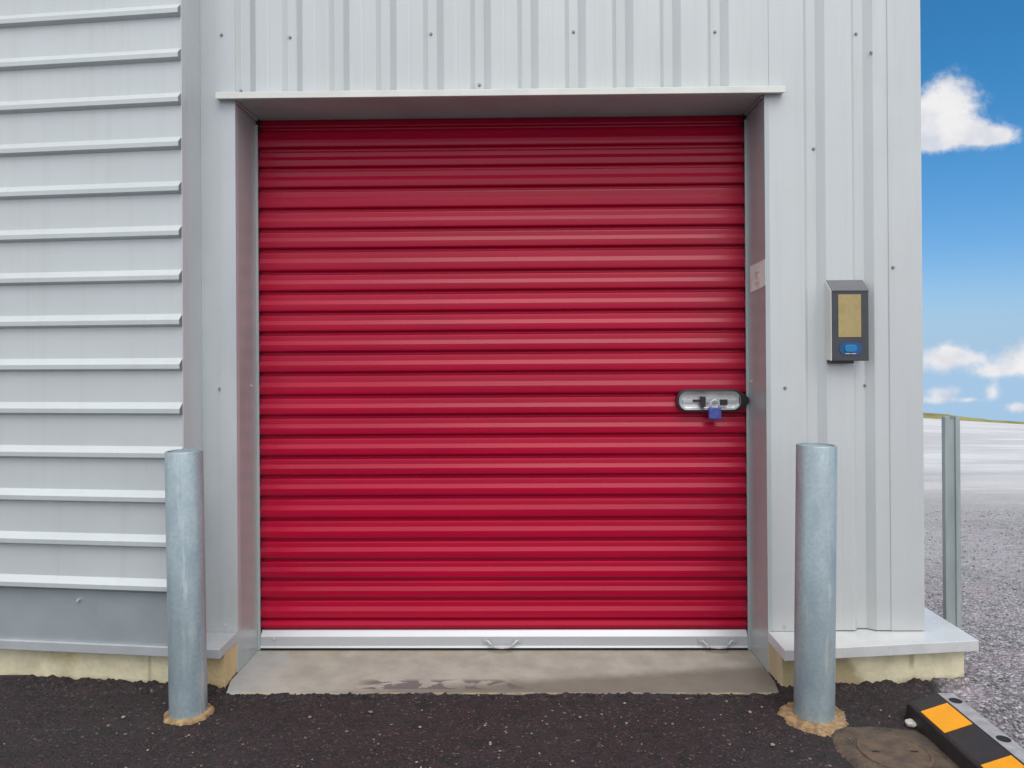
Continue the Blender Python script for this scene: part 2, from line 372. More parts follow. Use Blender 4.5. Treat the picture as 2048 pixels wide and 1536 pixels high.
def tube(bm, pts, r, seg=10, caps=True):
    pts = [Vector(p) for p in pts]; rings = []
    for i, p in enumerate(pts):
        d = (pts[min(i + 1, len(pts) - 1)] - pts[max(i - 1, 0)]).normalized()
        a = d.cross(Vector((0.13, 0.9, 0.3))).normalized(); b = d.cross(a)
        rings.append([bm.verts.new(p + (a * math.cos(2 * math.pi * k / seg) + b * math.sin(2 * math.pi * k / seg)) * r) for k in range(seg)])
    for i in range(len(rings) - 1):
        for k in range(seg):
            bm.faces.new((rings[i][k], rings[i][(k + 1) % seg], rings[i + 1][(k + 1) % seg], rings[i + 1][k]))
    if caps: bm.faces.new(rings[0][::-1]); bm.faces.new(rings[-1])
def plate_xz(bm, outline, y0, y1):
    """outline in x,z ; thick in y"""
    a = [bm.verts.new((x, y0, z)) for x, z in outline]; b = [bm.verts.new((x, y1, z)) for x, z in outline]
    n = len(outline)
    bm.faces.new(a); bm.faces.new(b[::-1])
    for i in range(n): bm.faces.new((a[i], b[i], b[(i + 1) % n], a[(i + 1) % n]))
def capsule(cx, cz, hw, hh, r, n=8):
    o = []
    for (sx_, sz_, a0) in ((1, 1, 0), (-1, 1, 90), (-1, -1, 180), (1, -1, 270)):
        for k in range(n + 1):
            a = R(a0 + 90 * k / n)
            o.append((cx + sx_ * (hw - r) + r * math.cos(a), cz + sz_ * (hh - r) + r * math.sin(a)))
    return o

# ------------------------------------------------------------------ main measures
WALL = 3.075; X0, X1 = -1.2174, 1.0285; DOOR = 3.324; ZT = 2.4496; XC = 1.686; ZL = 0.185
PITCHV = 0.0
ROOFZ = 4.6

# ------------------------------------------------------------------ ground
def gz(x, y):
    f = min(0.11, max(0.03, 0.0622 + 0.00296 * (x - 20)))
    z = -max(0.0, y - 4.2) * f
    if y > 37: z -= (y - 37) * 0.10
    return z
def gridline(segs):
    out = []
    for a, b, st in segs:
        n = max(1, int(round((b - a) / st))); out += [a + (b - a) * i / n for i in range(n)]
    out.append(segs[-1][1]); return out
gx = gridline([(-200, -20, 20), (-20, -4, 2), (-4, -2.1, .3), (-2.1, 2.1, .012), (2.1, 4, .06), (4, 8, .4), (8, 60, 2), (60, 400, 20)])
gy = gridline([(-60, -6, 6), (-6, 1.8, .6), (1.8, 2.3, .1), (2.3, 3.02, .009), (3.02, 3.7, .06), (3.7, 8, .3), (8, 44, 1), (44, 700, 20)])
GX, GY = len(gx), len(gy)
vs = np.zeros((GY, GX, 3), dtype=np.float32)
for j, y in enumerate(gy):
    for i, x in enumerate(gx):
        z = gz(x, y)
        if -2.2 < x < 2.2 and 2.2 < y < 3.1:
            n = noise.noise(Vector((x * 28, y * 28, 0))); n2_ = noise.noise(Vector((x * 75, y * 75, 3.3))); n3 = noise.noise(Vector((x * 3, y * 3, 8)))
            z += n * 0.003 + n2_ * 0.003 + n3 * 0.004
            # asphalt banked up raggedly against slab and plinths
            z += 0.009 * max(0.0, 1 - abs(y - 2.885) / 0.03) * (1 + n * .5 + n2_ * .5) if X0 < x < X1 else \
                 (0.018 * max(0.0, 1 - max(0, 2.93 - y) / 0.03) * (1 + n * .6 + n2_ * .6) if x < XC + .13 else 0)
            if X0 + .07 < x < X1 - .05 and y > 2.90: z = -0.03
        vs[j, i] = (x, y, z)
me = bpy.data.meshes.new('ground')
idx = np.arange(GX * GY).reshape(GY, GX)
q = np.stack([idx[:-1, :-1], idx[:-1, 1:], idx[1:, 1:], idx[1:, :-1]], -1).reshape(-1, 4)
me.vertices.add(GX * GY); me.vertices.foreach_set('co', vs.reshape(-1))
me.loops.add(q.size); me.loops.foreach_set('vertex_index', q.reshape(-1).astype(np.int32))
me.polygons.add(len(q)); me.polygons.foreach_set('loop_start', (np.arange(len(q)) * 4).astype(np.int32))
me.polygons.foreach_set('use_smooth', np.ones(len(q), dtype=bool))
me.update(calc_edges=True); me.validate()
me.materials.append(M_GROUND)
go = bpy.data.objects.new('ground', me); COL.objects.link(go)
struct(go, 'dark asphalt forecourt turning into pale gravelly yard', 'ground')

# grassy bank at the far edge of the yard
bm = BM(); xs = [4 + i * .8 for i in range(90)]
for i, x in enumerate(xs): pass
def bank(v):
    x = v.x; n = noise.noise(Vector((x * .16, 0, 1))) * .10 + noise.noise(Vector((x * .9, v.y * .6, 2))) * .04
    return Vector((x, v.y, gz(x, min(v.y, 37)) + v.z * (1.0 + n * 3) + (n if v.z > 0 else 0)))
extrude(bm, [(34.5, -0.3), (34.9, .10), (35.6, .28), (36.6, .34), (38, .30), (40, -0.6)], 'x', 2, 90, 160, fn=bank)
struct(new_obj('grass_bank', bm, M_GRASS, smooth=True), 'low bank of yellow green grass on the horizon', 'bank')

# concrete slab under the door
bm = BM(); n_ = 90
top = []
pf = []
for i in range(n_ + 1):
    x = X0 + .026 + (X1 - X0 - .044) * i / n_
    pf.append((x, 2.886 + noise.noise(Vector((x * 14, 0, 0))) * .007 + noise.noise(Vector((x * 3, 5, 0))) * .006))
prism(bm, pf + [(X1 + .004, 3.0), (X1 + .004, 3.5), (X0 - .004, 3.5), (X0 - .004, 3.0)], -0.12, 0.012)
struct(new_obj('threshold_slab', bm, M_SLAB, bevel=.004), 'stained grey concrete slab below the red door', 'slab')

# ------------------------------------------------------------------ building
B = thing('storage_building', 'pale ribbed metal storage building with a red roller door', 'building', (0, 3.5, 0))
def part(name, bm, m, **kw):
    o = new_obj(name, bm, m, **kw); o.parent = B; o.matrix_parent_inverse = Matrix.Translation((0, -3.5, 0)); return o
def sub(name, bm, m, par, **kw):
    o = new_obj(name, bm, m, **kw); o.parent = par; o.matrix_parent_inverse = par.matrix_parent_inverse.inverted() if False else Matrix(); return o

# trough positions of the upright cladding, measured from the screws
tx = aty(1147, 64, WALL + .02).x
tp = (aty(1712, 68, WALL + .02).x - aty(580, 75, WALL + .02).x) / 12
def upright_profile(xa, xb, plane, first, pitch, d=0.024, wl=0.020, wr=0.032, bot=0.038):
    pts = [(xa, plane)]
    k0 = int((xa - first) / pitch) - 2
    for k in range(k0, k0 + 400):
        c = first + k * pitch
        s, e = c - bot / 2 - wl, c + bot / 2 + wr
        if s <= xa or e >= xb:
            if s > xb: break
            continue
        pts += [(s, plane), (c - bot / 2, plane + d), (c + bot / 2, plane + d), (e, plane)]
        # two shallow stiffening creases on the broad rib
        m_ = (e + s + pitch) / 2
        if e + .03 < xb and m_ + .012 < xb:
            pts += [(m_ - .007, plane), (m_, plane + .0007), (m_ + .007, plane)]
    pts.append((xb, plane)); return pts
cl_l = aty(456, 100, WALL).x
bm = BM(); extrude(bm, upright_profile(cl_l, X1 + .02, WALL, tx, tp), 'z', ZT + .03, ROOFZ)
part('front_cladding', bm, M_CLAD, bevel=.0015)
seam = aty(1778, 700, WALL).x
bm = BM(); extrude(bm, upright_profile(X1 + .021, seam + .02, WALL, tx, tp), 'z', ZL + .004, ROOFZ)
part('front_cladding', bm, M_CLAD, bevel=.0015)
# vertical flashings : thin folded sheets standing 3 mm proud
cx0 = aty(404, 700, WALL).x
bm = BM(); box(bm, cx0, X0 + .001, WALL - .003, WALL + .03, ZL, ROOFZ)
part('column_flashing', bm, M_TRIM, bevel=.001)
xlap = aty(443, 1000, WALL).x
bm = BM(); box(bm, xlap, X0 + .0005, WALL - .0045, WALL - .0031, ZL + .002, ZT)
part('jamb_flashing', bm, M_TRIM)
jr = aty(1600, 700, WALL).x
bm = BM(); box(bm, X1, jr, WALL - .003, WALL - .0002, ZL + .002, ZT - .002)
part('jamb_flashing', bm, M_CLAD)
bm = BM(); box(bm, seam, XC, WALL - .0035, WALL + .10, ZL + .003, ROOFZ); part('corner_flashing', bm, M_CLAD, bevel=.002)
# side wall towards the yard
bm = BM(); pr = [(XC - .003 - (p[1] - WALL), p[0]) for p in upright_profile(WALL + .101, 12, WALL, WALL + .2, tp)]
extrude(bm, pr, 'z', ZL + .004, ROOFZ); part('side_cladding', bm, M_CLAD)
# inner body and roof
bm = BM(); box(bm, cx0 + .01, XC - .04, 3.46, 12, -.1, ROOFZ); part('inner_wall', bm, M_TRIMD)
bm = BM(); box(bm, cx0 - .1, XC + .08, WALL - .08, 12.1, ROOFZ + .001, ROOFZ + .12); part('roof', bm, M_ROOF)

# reveals of the door opening
bm = BM(); box(bm, X0 - .02, X0, WALL - .004, 3.459, .013, ZT + .02); part('door_reveal', bm, M_REV, bevel=.0015)
bm = BM(); box(bm, X1, X1 + .02, WALL - .004, 3.459, .013, ZT + .02); part('door_reveal', bm, M_REV, bevel=.0015)
bm = BM(); box(bm, X0 + .0005, X1 - .0005, WALL - .003, 3.459, ZT, ZT + .0195); part('soffit_flashing', bm, M_SOFF, bevel=.0015)
# mitre strips in the two upper corners
for xx, s in ((X0, 1), (X1, -1)):
    bm = BM(); tube(bm, [(xx + s * .006, WALL + .006, ZT - .006), (xx + s * .008, DOOR - .02, ZT - .007)], .0045, 6)
    part('corner_bead', bm, M_TRIM)
# drip flashing above the door
lx, rx = aty(434, 198, WALL - .02).x, aty(1568, 185, WALL - .02).x
bm = BM()
extrude(bm, [(WALL - .0045, ZT + .034), (WALL - .038, ZT + .024), (WALL - .040, ZT - .004), (WALL - .036, ZT - .004), (WALL - .035, ZT + .002), (WALL - .0045, ZT + .002)],
        'x', lx, rx, 1, closed=True, caps=True)
part('drip_flashing', bm, M_DRIP, bevel=.0015)

# door guides
for xa, xb in ((X0 + .0005, X0 + .012), (X1 - .012, X1 - .0005)):
    bm = BM(); box(bm, xa, xb, DOOR - .022, DOOR - .016, .014, ZT - .03); part('door_guide', bm, M_REV)
    bm = BM(); box(bm, xa, xb, DOOR - .010, DOOR + .03, .014, ZT - .001); part('guide_gap', bm, M_DARK)  # near-black strip stands in for the shaded gap beside the curtain

# roller curtain: profile taken from the groove spacing
grooves_px = [258, 300, 339, 380, 421, 461, 501, 546, 586, 627, 667, 707, 748, 793, 833, 873, 914, 953, 994, 1038, 1079, 1119, 1158, 1197, 1238]
gzs = [aty(620, p, DOOR).z for p in grooves_px]
gzs = [gzs[0] + .0911] + gzs
zb_bar = aty(620, 1259, DOOR).z
prof = []   # (y, z) from the top down
prof.append((DOOR + .002, ZT + .02))
def rib(za, zb):
    hgt = za - zb; g = .0105
    P = [(0.0, .0), (g * .45 / hgt, 0.0), (g / hgt, .0085), (.16, .0096), (.24, .0102), (.37, .0106), (.38, .0110), (.48, .0148), (.575, .0186), (.565, .0190),
         (.72, .0190), (.84, .0180), (1 - g / hgt, .0160), (1 - g * .55 / hgt, 0.002)]
    return [(DOOR + .004 - d, za - t_ * hgt) for t_, d in P]
for a, b in zip(gzs[:-1], gzs[1:]): prof += rib(a, b)
prof += [(DOOR + .004, gzs[-1]), (DOOR - .008, gzs[-1] - .008), (DOOR - .012, gzs[-1] - .025), (DOOR - .008, zb_bar + .010), (DOOR + .004, zb_bar + .004), (DOOR + .004, zb_bar - .02)]
def wob(v):
    n = noise.noise(Vector((v.x * 1.1, v.z * 1.3, 0))) * .0020 + noise.noise(Vector((v.x * 4, v.z * 9, 4))) * .0004
    t_ = max(0.0, v.z - (ZT - .125))          # the top runs back on to the roll
    return Vector((v.x, v.y + n + t_ * t_ * 1.6, v.z + noise.noise(Vector((v.x * .8, 2, v.z * .5))) * .0012))
bm = BM(); extrude(bm, prof, 'x', X0 + .006, X1 - .006, 60, fn=wob)
door = part('roller_door', bm, M_RED)
for p in door.data.polygons: p.use_smooth = True
door.data.set_sharp_from_angle(angle=R(7))
PM = Matrix.Translation((0, -3.5, 0))
def dpart(name, bm, m, **kw):
    o = new_obj(name, bm, m, **kw); o.parent = door; return o
zb_bot = aty(620, 1295, DOOR - .02).z
bm = BM()
zt_b = zb_bar - .001; zm = aty(1000, 1273, DOOR - .02).z
extrude(bm, [(DOOR - .001, zt_b), (DOOR - .022, zm), (DOOR - .024, zb_bot + .008), (DOOR - .030, zb_bot + .003), (DOOR - .030, zb_bot), (DOOR + .004, zb_bot), (DOOR + .004, zt_b)],
        'x', X0 + .013, X1 - .013, 1, closed=True, caps=True)
dpart('bottom_bar', bm, M_ALU, bevel=.0012)
bm = BM(); box(bm, X0 + .015, X1 - .015, DOOR - .018, DOOR + .003, .0125, zb_bot - .0005); dpart('bottom_seal', bm, M_BLACK)
for px in (1004, 1434):
    c = aty(px, 1285, DOOR - .026); bm = BM()
    hw = .070
    tube(bm, [c + Vector((-hw, 0, .010)), c + Vector((-hw * .72, -.012, -.004)), c + Vector((-hw * .5, -.030, -.009)), c + Vector((0, -.034, -.011)),
              c + Vector((hw * .5, -.030, -.009)), c + Vector((hw * .72, -.012, -.004)), c + Vector((hw, 0, .010))], .0048, 10)
    for s in (-1, 1):
        box(bm, c.x + s * hw - .016, c.x + s * hw + .016, c.y - .004, c.y + .0015, c.z - .002, c.z + .018)
        tube(bm, [(c.x + s * (hw + .008), c.y - .008, c.z + .008), (c.x + s * (hw + .008), c.y, c.z + .008)], .0035, 8)
    dpart('pull_handle', bm, M_ALU, smooth=False)
c = aty(549, 1277, DOOR - .024); bm = BM(); tube(bm, [c + Vector((0, -.005, 0)), c], .006, 10); dpart('screw', bm, M_CHROME)

# latch: dark surround, bright dished tray, sliding bolt
LC = aty(1421, 801, DOOR - .03); ly = DOOR - .031
k = FPX / (DOOR - .02) ; s_ = 1 / k
bm = BM()
out = capsule(LC.x - 1 * s_, LC.z, 66 * s_, 22.5 * s_, 19 * s_)
ex = X1 - .004
out = [(x if x < LC.x + 40 * s_ else min(x + (x - LC.x - 40 * s_) * .42, ex), z if x < LC.x + 46 * s_ else LC.z + (z - LC.z) * max(.35, 1 - .45 * (x - LC.x - 46 * s_) / (20 * s_))) for x, z in out]
inn = capsule(LC.x - 2 * s_, LC.z, 61 * s_, 18.5 * s_, 17 * s_)
ring_f = []
for (yo, L) in ((ly + .026, out), (ly - .006, out), (ly - .008, inn), (ly + .010, inn)):
    ring_f.append([bm.verts.new((x, yo, z)) for x, z in L])
n = len(out)
for i in range(3):
    for j in range(n): bm.faces.new((ring_f[i][j], ring_f[i][(j + 1) % n], ring_f[i + 1][(j + 1) % n], ring_f[i + 1][j]))
dpart('latch_surround', bm, M_BLKST, bevel=.001)
bm = BM()
rr = []
for (yo, sc) in ((ly - .006, .99), (ly + .000, .93), (ly + .008, .80), (ly + .010, .70)):
    L = capsule(LC.x - 2 * s_, LC.z, 61 * s_ * (1 - (1 - sc) * .4), 18.5 * s_ * sc, 16 * s_ * sc)
    rr.append([bm.verts.new((x, yo, z)) for x, z in L])
for i in range(3):
    for j in range(n): bm.faces.new((rr[i][j], rr[i][(j + 1) % n], rr[i + 1][(j + 1) % n], rr[i + 1][j]))
bm.faces.new(rr[-1])
dpart('latch_tray', bm, M_CHROME, smooth=True)
bm = BM()   # black bolt with upright thumb tab, and the keeper on the right
def lp(px, py, dy=0.0): p = aty(px, py, ly - .004 + dy); return p
a, b = lp(1386, 801), lp(1404, 803); box(bm, a.x, b.x, a.y - .004, a.y + .010, b.z - .001, a.z + .004)
a, b = lp(1401, 793), lp(1410, 814); box(bm, a.x, b.x, a.y - .012, a.y + .012, b.z, a.z)
dpart('latch_bolt', bm, M_BLKST, bevel=.001); bm = BM()
a, b = lp(1440, 799), lp(1455, 810); box(bm, a.x, b.x, a.y - .002, a.y + .010, b.z, a.z)
dpart('latch_keeper', bm, M_BLKST, bevel=.001)
bm = BM()
a, b = lp(1366, 800), lp(1474, 806); box(bm, a.x, b.x, a.y + .004, a.y + .013, b.z, a.z)
a, b = lp(1412, 796), lp(1437, 806); box(bm, a.x, b.x, a.y + .002, a.y + .0035, b.z, a.z)
dpart('latch_slide', bm, M_ALU, bevel=.001)
bm = BM()
a = lp(1484, 801); prz = [(a.x - .012, a.z + .030), (a.x + .012, a.z + .020), (X1 - .006, a.z + .008), (X1 - .006, a.z - .008), (a.x + .012, a.z - .020), (a.x - .012, a.z - .030)]
plate_xz(bm, [(x, z) for x, z in prz], ly - .004, ly + .010); dpart('latch_nose', bm, M_BLKST, bevel=.001)

# ledges and plinths --------------------------------------------------
pR = [atz(1563, 1301, ZL), atz(1958, 1281, ZL)]
rfl, rfr = (X1 + .001, pR[0].y), (pR[1].x, pR[1].y)
bm = BM()
def ledge(bm, poly, zt, zb, th=.0):
    prism(bm, poly, zb, zt)
prism(bm, [rfl, rfr, (rfr[0] - .02, 12.1), (XC - .03, 12.1), (XC - .03, 3.12), (X1 + .021, 3.12), (X1 + .021, WALL - .01), (X1 + .001, WALL - .004)], ZL - .043, ZL)
part('sill_flashing', bm, M_SILL, bevel=.002)
def wavy(xa, ya, xb, yb, n=30, amp=.003):
    return [(xa + (xb - xa) * i / n, ya + (yb - ya) * i / n + noise.noise(Vector((xa + (xb - xa) * i / n * 9, 0, 3))) * amp) for i in range(n + 1)]
pRx = atz(1939, 1360, 0.02)
bm = BM()
off = .052
prism(bm, wavy(X1 + .003, rfl[1] + off, pRx.x, rfr[1] + off * .8) + [(pRx.x - .02, 12.0), (X1 + .03, 12.0), (X1 + .0035, 3.2)], -0.1, ZL - .0435)
part('plinth', bm, M_CREAM, bevel=.006)
# joint in the plinth
jx = atz(1833, 1340, .06).x
bm = BM(); box(bm, jx - .006, jx + .006, 2.955 + .01 - .02, 2.99, .0, ZL - .05)

# ------------------------------------------------------------------ left wing, turned a few degrees away
WY = aty(367, 700, 1).x and (cx0 / (aty(367, 700, 1.0).x))     # depth at which the wing's front edge is seen
ANG = R(-6.0)
WM = Matrix.Translation((cx0, WY, 0)) @ Matrix.Rotation(-ANG * -1, 4, 'Z')
# local frame: +x runs to the left end as negative numbers, y=0 is the pan plane
def wfn(v): return WM @ v
rib_px = [3, 112, 195, 281, 371, 459, 549, 638, 728, 817, 906, 994, 1081, 1172]
def wing_z(px, py):
    d = ray(px, py); nrm_ = WM.to_3x3() @ Vector((0, -1, 0)); o = WM.translation
    t_ = (o - CAMP).dot(nrm_) / d.dot(nrm_); return (CAMP + d * t_)
# crest heights along x = 330 on the photo, lower edges of the ribs
low_z = wing_z(330, 1184).z; hi_z = wing_z(330, 124).z
WP = (hi_z - low_z) / 12
NR = 25
prof = []
for i in range(NR):
    z = low_z + i * WP
    prof += [(0.0, z), (-.022, z + .009), (-.023, z + .028), (-.020, z + .031), (0.0, z + .052)]
prof.append((0.0, ROOFZ))
bm = BM(); extrude(bm, [(y, z) for y, z in prof if z <= ROOFZ], 'x', -8, -.004, 1, fn=wfn)
o = part('horizontal_cladding', bm, M_CLADH, bevel=.0012)
# end caps of the ribs (dark foam fillers)
for i in range(NR):
    z = low_z + i * WP
    if z + .06 > ROOFZ: break
    v4 = [wfn(Vector((-.0035, y, zz))) for y, zz in ((0, z), (-.022, z + .009), (-.023, z + .028), (-.020, z + .031), (0, z + .052))]
    bm = BM(); bm.faces.new([bm.verts.new(v) for v in v4]); part('rib_filler', bm, M_ZINC)
bm = BM(); box(bm, -.004, 0, -.003, .03, ZL + .2, ROOFZ, WM); 
c0 = WM @ Vector((0, 0, 0))
box(bm, cx0 - .003, cx0, c0.y - .003, WALL + .02, ZL, ROOFZ)
part('return_flashing', bm, M_TRIM)
bm = BM(); extrude(bm, [(.012, ZL + .0005), (.010, low_z - .01), (.004, low_z + .002)], 'x', -8, -.0035, 1, fn=wfn); part('base_flashing', bm, M_TRIMD)
bm = BM(); box(bm, -8, -.03, .09, 5, -.1, ROOFZ - .001, WM); part('wing_wall', bm, M_TRIMD)
bm = BM(); box(bm, -8.1, -.0, -.06, 5.1, ROOFZ + .121, ROOFZ + .24, WM); part('roof', bm, M_ROOF)
# left sill, one sheet along wing and column
lf = [atz(439, 1299, ZL), atz(2, 1277, ZL)]
wdir = (WM.to_3x3() @ Vector((-1, 0, 0)))
e0 = Vector((X0 - .001, lf[0].y, 0)); e1 = e0 + wdir * 8
bm = BM()
wb = WM @ Vector((-8, .02, 0))
prism(bm, [(X0 - .0205, WALL + .04), (X0 - .0205, WALL - .004), (X0 - .001, WALL - .0045), (e0.x, e0.y), (e1.x, e1.y), (wb.x, wb.y), (cx0, WY + .03), (cx0, WALL + .04)][::-1], ZL - .040, ZL - .0002)
part('sill_flashing', bm, M_SILLD, bevel=.003)
nin = (WM.to_3x3() @ Vector((0, 1, 0)))
p0 = e0 + nin * .05; p1 = e1 + nin * .05
bm = BM()
prism(bm, [(X0 - .003, WALL + .12), (X0 - .003, p0.y)] + [(p0.x - .003 + (p1.x - p0.x) * i / 60, p0.y + (p1.y - p0.y) * i / 60 + noise.noise(Vector((i * .9, 0, 0))) * .002) for i in range(61)] + [(wb.x, wb.y + .1)], -.1, ZL - .0405)
part('plinth', bm, M_CREAM, bevel=.006)

# screws -------------------------------------------------------------
scr = [(580, 75, .024), (862, 68, .024), (1147, 64, .024), (1430, 64, .024), (1712, 68, .024), (443, 70, -.003), (1742, 105, 0), (1627, 298, .024),
       (1786, 535, -.004), (1570, 776, -.003), (1730, 771, .024), (440, 778, -.003), (1570, 1252, -.003), (452, 1250, -.004), (959, 170, .024), (482, 182, 0.0)]
for px, py, dd in scr:
    c = aty(px, py, WALL + dd); bm = BM()
    tube(bm, [(c.x, c.y - .0012, c.z), (c.x, c.y, c.z)], .0075, 14); tube(bm, [(c.x, c.y - .0065, c.z), (c.x, c.y - .0014, c.z)], .0042, 6)
    part('screw', bm, M_ZINC if py < 900 else M_CHROME)
c = wing_z(155, 1195); bm = BM(); tube(bm, [c + Vector((0, -.003, -.012)), c + Vector((0, .012, -.012))], .006, 8); part('screw', bm, M_CHROME)
for px, py in ((503, 772), (1503, 763)):
    c = atx(px, py, X0 if px < 1000 else X1); sgn = 1 if px < 1000 else -1; bm = BM()
    tube(bm, [c, c + Vector((sgn * .004, 0, 0))], .006, 10); part('screw', bm, M_CHROME)

# ------------------------------------------------------------------ things on or by the building
# padlock
PL = thing('padlock', 'small blue padlock hanging from the door latch', 'padlock', tuple(lp(1430, 840)))
def kid(root, name, bm, m, **kw):
    o = new_obj(name, bm, m, **kw); o.parent = root; o.matrix_parent_inverse = Matrix.Translation(-root.location); return o
a = lp(1417, 815, -.02); b = lp(1442, 838, -.02); bm = BM()
box(bm, a.x, b.x, a.y - .012, a.y + .012, b.z, a.z); kid(PL, 'lock_body', bm, M_PBLUE, bevel=.005, seg=3)
c = Vector(((a.x + b.x) / 2, a.y, a.z)); r_ = .019; bm = BM()
tube(bm, [c + Vector((-r_, 0, -.004)), c + Vector((-r_, 0, .012))] + [c + Vector((-r_ * math.cos(R(t)), 0, .014 + r_ * math.sin(R(t)))) for t in range(15, 166, 15)] + [c + Vector((r_, 0, .012)), c + Vector((r_, 0, -.004))], .0042, 10)
kid(PL, 'shackle', bm, M_CHROME, smooth=True)

# notice on the right reveal
q4 = [atx(1500.5, 533, X1 - .0006), atx(1531, 518, X1 - .0006), atx(1531, 570, X1 - .0006), atx(1526, 574, X1 - .0006), atx(1501, 585, X1 - .0006)]
NO = thing('notice_sticker', 'small faded paper notice with a clipped corner on the right door reveal', 'sticker', tuple(q4[-1]))
bm = BM(); va = [bm.verts.new(p) for p in q4]; vb = [bm.verts.new(p - Vector((.0008, 0, 0))) for p in q4]
bm.faces.new(va); bm.faces.new(vb[::-1])
for i in range(5): bm.faces.new((va[i], va[(i + 1) % 5], vb[(i + 1) % 5], vb[i]))
kid(NO, 'paper', bm, M_PAPER)
bm = BM(); ya, yb = q4[1].y, q4[0].y; zc_ = (q4[0].z + q4[-1].z) / 2; yc = (ya + yb) / 2
for (y_, z_, hy, hz) in ((yc + .01, zc_ + .02, .03, .0035), (yc + .015, zc_ + .004, .012, .012), (yc + .01, zc_ - .024, .028, .003), (yc + .01, zc_ - .034, .022, .0025)):
    box(bm, X1 - .0018, X1 - .0015, y_ - hy, y_ + hy, z_ - hz, z_ + hz)
kid(NO, 'printed_mark', bm, M_INK)

# keypad terminal
KB = WALL; KF = 3.022
fl, fr = aty(1662, 700, KF).x, aty(1738, 700, KF).x
zt1 = aty(1690, 562, KB).z; zf1 = aty(1690, 582, KF).z; zb1 = aty(1690, 722, KF).z
KP = thing('access_terminal', 'dark wall terminal with tan screen and blue button beside the door', 'terminal', ((fl + fr) / 2, KB, zb1))
bm = BM()
extrude(bm, [(KB - .0005, zt1), (KF, zf1), (KF, zb1), (KB - .0005, zb1 + .004)], 'x', fl + .003, fr - .0, 1, closed=True, caps=True)
kid(KP, 'housing', bm, M_PLAS, bevel=.0025)
bm = BM(); extrude(bm, [(KB - .0004, zt1 + .001), (KF - .001, zf1 + .001), (KF - .001, zb1 + .002), (KB - .0004, zb1 + .006)], 'x', fl, fl + .0028, 1, closed=True, caps=True)
kid(KP, 'side_panel', bm, M_DRIP)
bm = BM(); extrude(bm, [(KB - .0003, zt1 + .004), (KF - .003, zf1 + .004), (KF - .003, zf1 - .001), (KF + .002, zf1 + .0002), (KB - .0003, zt1 + .001)], 'x', fl + .0031, fr, 1, closed=True, caps=True)
kid(KP, 'hood', bm, M_HOOD)
a, b = aty(1676, 589, KF), aty(1722, 674, KF)
bm = BM(); box(bm, a.x, b.x, KF - .002, KF + .001, b.z, a.z); kid(KP, 'screen', bm, M_SCREEN)
c = aty(1701, 697, KF); bm = BM(); plate_xz(bm, capsule(c.x, c.z, .046, .026, .0255), KF - .002, KF + .001)
ring = kid(KP, 'button_ring', bm, M_BLUED)
bm = BM(); plate_xz(bm, capsule(c.x, c.z, .026, .015, .012), KF - .006, KF + .001); kid(KP, 'button', bm, M_BLUE, bevel=.002)
bm = BM()
for i in range(2): box(bm, c.x - .022 + i * .024, c.x - .002 + i * .024, KF - .003, KF - .0021, c.z - .023, c.z - .019)
kid(KP, 'button_caption', bm, M_ALU)
bm = BM(); box(bm, fl + .006, fl + .10, KF + .012, KB - .001, zb1 - .011, zb1 + .001); kid(KP, 'cable_box', bm, M_BLKST, bevel=.002)

# ------------------------------------------------------------------ bollards
def bollard(label, base_px, top_px, r, D, seed):
    """steel tube set in the asphalt; leans as in the photo"""
    bpt = aty(*base_px, D); tpt = aty(*top_px, D)
    h = tpt.z
    T = thing('steel_bollard', label, 'bollard', (bpt.x, D, 0), group='galvanised bollards before the door')
    bm = BM(); lathe(bm, [(r, -.15), (r, .02), (r, h - .004), (r - .0025, h - .0006)], 48, cap=False)
    lathe(bm, [(r - .009, h - .10), (r - .009, h - .001), (r - .0025, h - .0006)], 48, cap=False)
    o = new_obj('tube', bm, M_GALV, smooth=True); o.parent = T
    o.data.set_sharp_from_angle(angle=R(50))
    # flat cap, slightly dished, welded inside the rim
    bm = BM(); lathe(bm, [(r - .0095, h - .012), (r - .0095, h - .006), (.0005, h - .004)], 48); o2 = new_obj('cap', bm, M_GALV, smooth=False); o2.parent = T
    tilt = math.atan2(tpt.x - bpt.x, h)
    for q_ in (o, o2): q_.rotation_euler = (0, tilt, 0)
    # orange sand spilled round the foot
    bm = BM(); rnd = random.Random(seed); n = 90; rings = []
    ph = [rnd.uniform(0, 6.28) for _ in range(6)]
    for f, zz in ((.55, .014), (.80, .012), (.93, .008), (1.0, -.004)):
        rg = []
        for i in range(n):
            a_ = 2 * math.pi * i / n
            lob = 1 + .16 * math.sin(a_ * 2 + ph[0]) + .10 * math.sin(3 * a_ + ph[1]) + .07 * math.sin(7 * a_ + ph[2]) + .05 * math.sin(13 * a_ + ph[3]) + rnd.uniform(-.16, .16)
            R_ = (r * .98 + ((.055 if seed == 2 else .020) * lob * (f - .55) / .45)) if f > .55 else r * .98
            ex_ = 1 + .0 * f
            rg.append(bm.verts.new((R_ * math.cos(a_) * ex_, R_ * math.sin(a_), zz + rnd.uniform(-.001, .001))))
        rings.append(rg)
    for i in range(3):
        for j in range(n): bm.faces.new((rings[i][j], rings[i][(j + 1) % n], rings[i + 1][(j + 1) % n], rings[i + 1][j]))
    o3 = new_obj('sand_collar', bm, M_SAND, smooth=True); o3.parent = T
    return T
bollard('galvanised steel bollard at the left of the red door, before the pale plinth', (377, 1428), (368, 901), .0675, 2.74, 1)
bollard('galvanised steel bollard below the wall terminal, ringed by orange sand', (1628, 1432), (1633, 889), .0715, 2.72, 2)

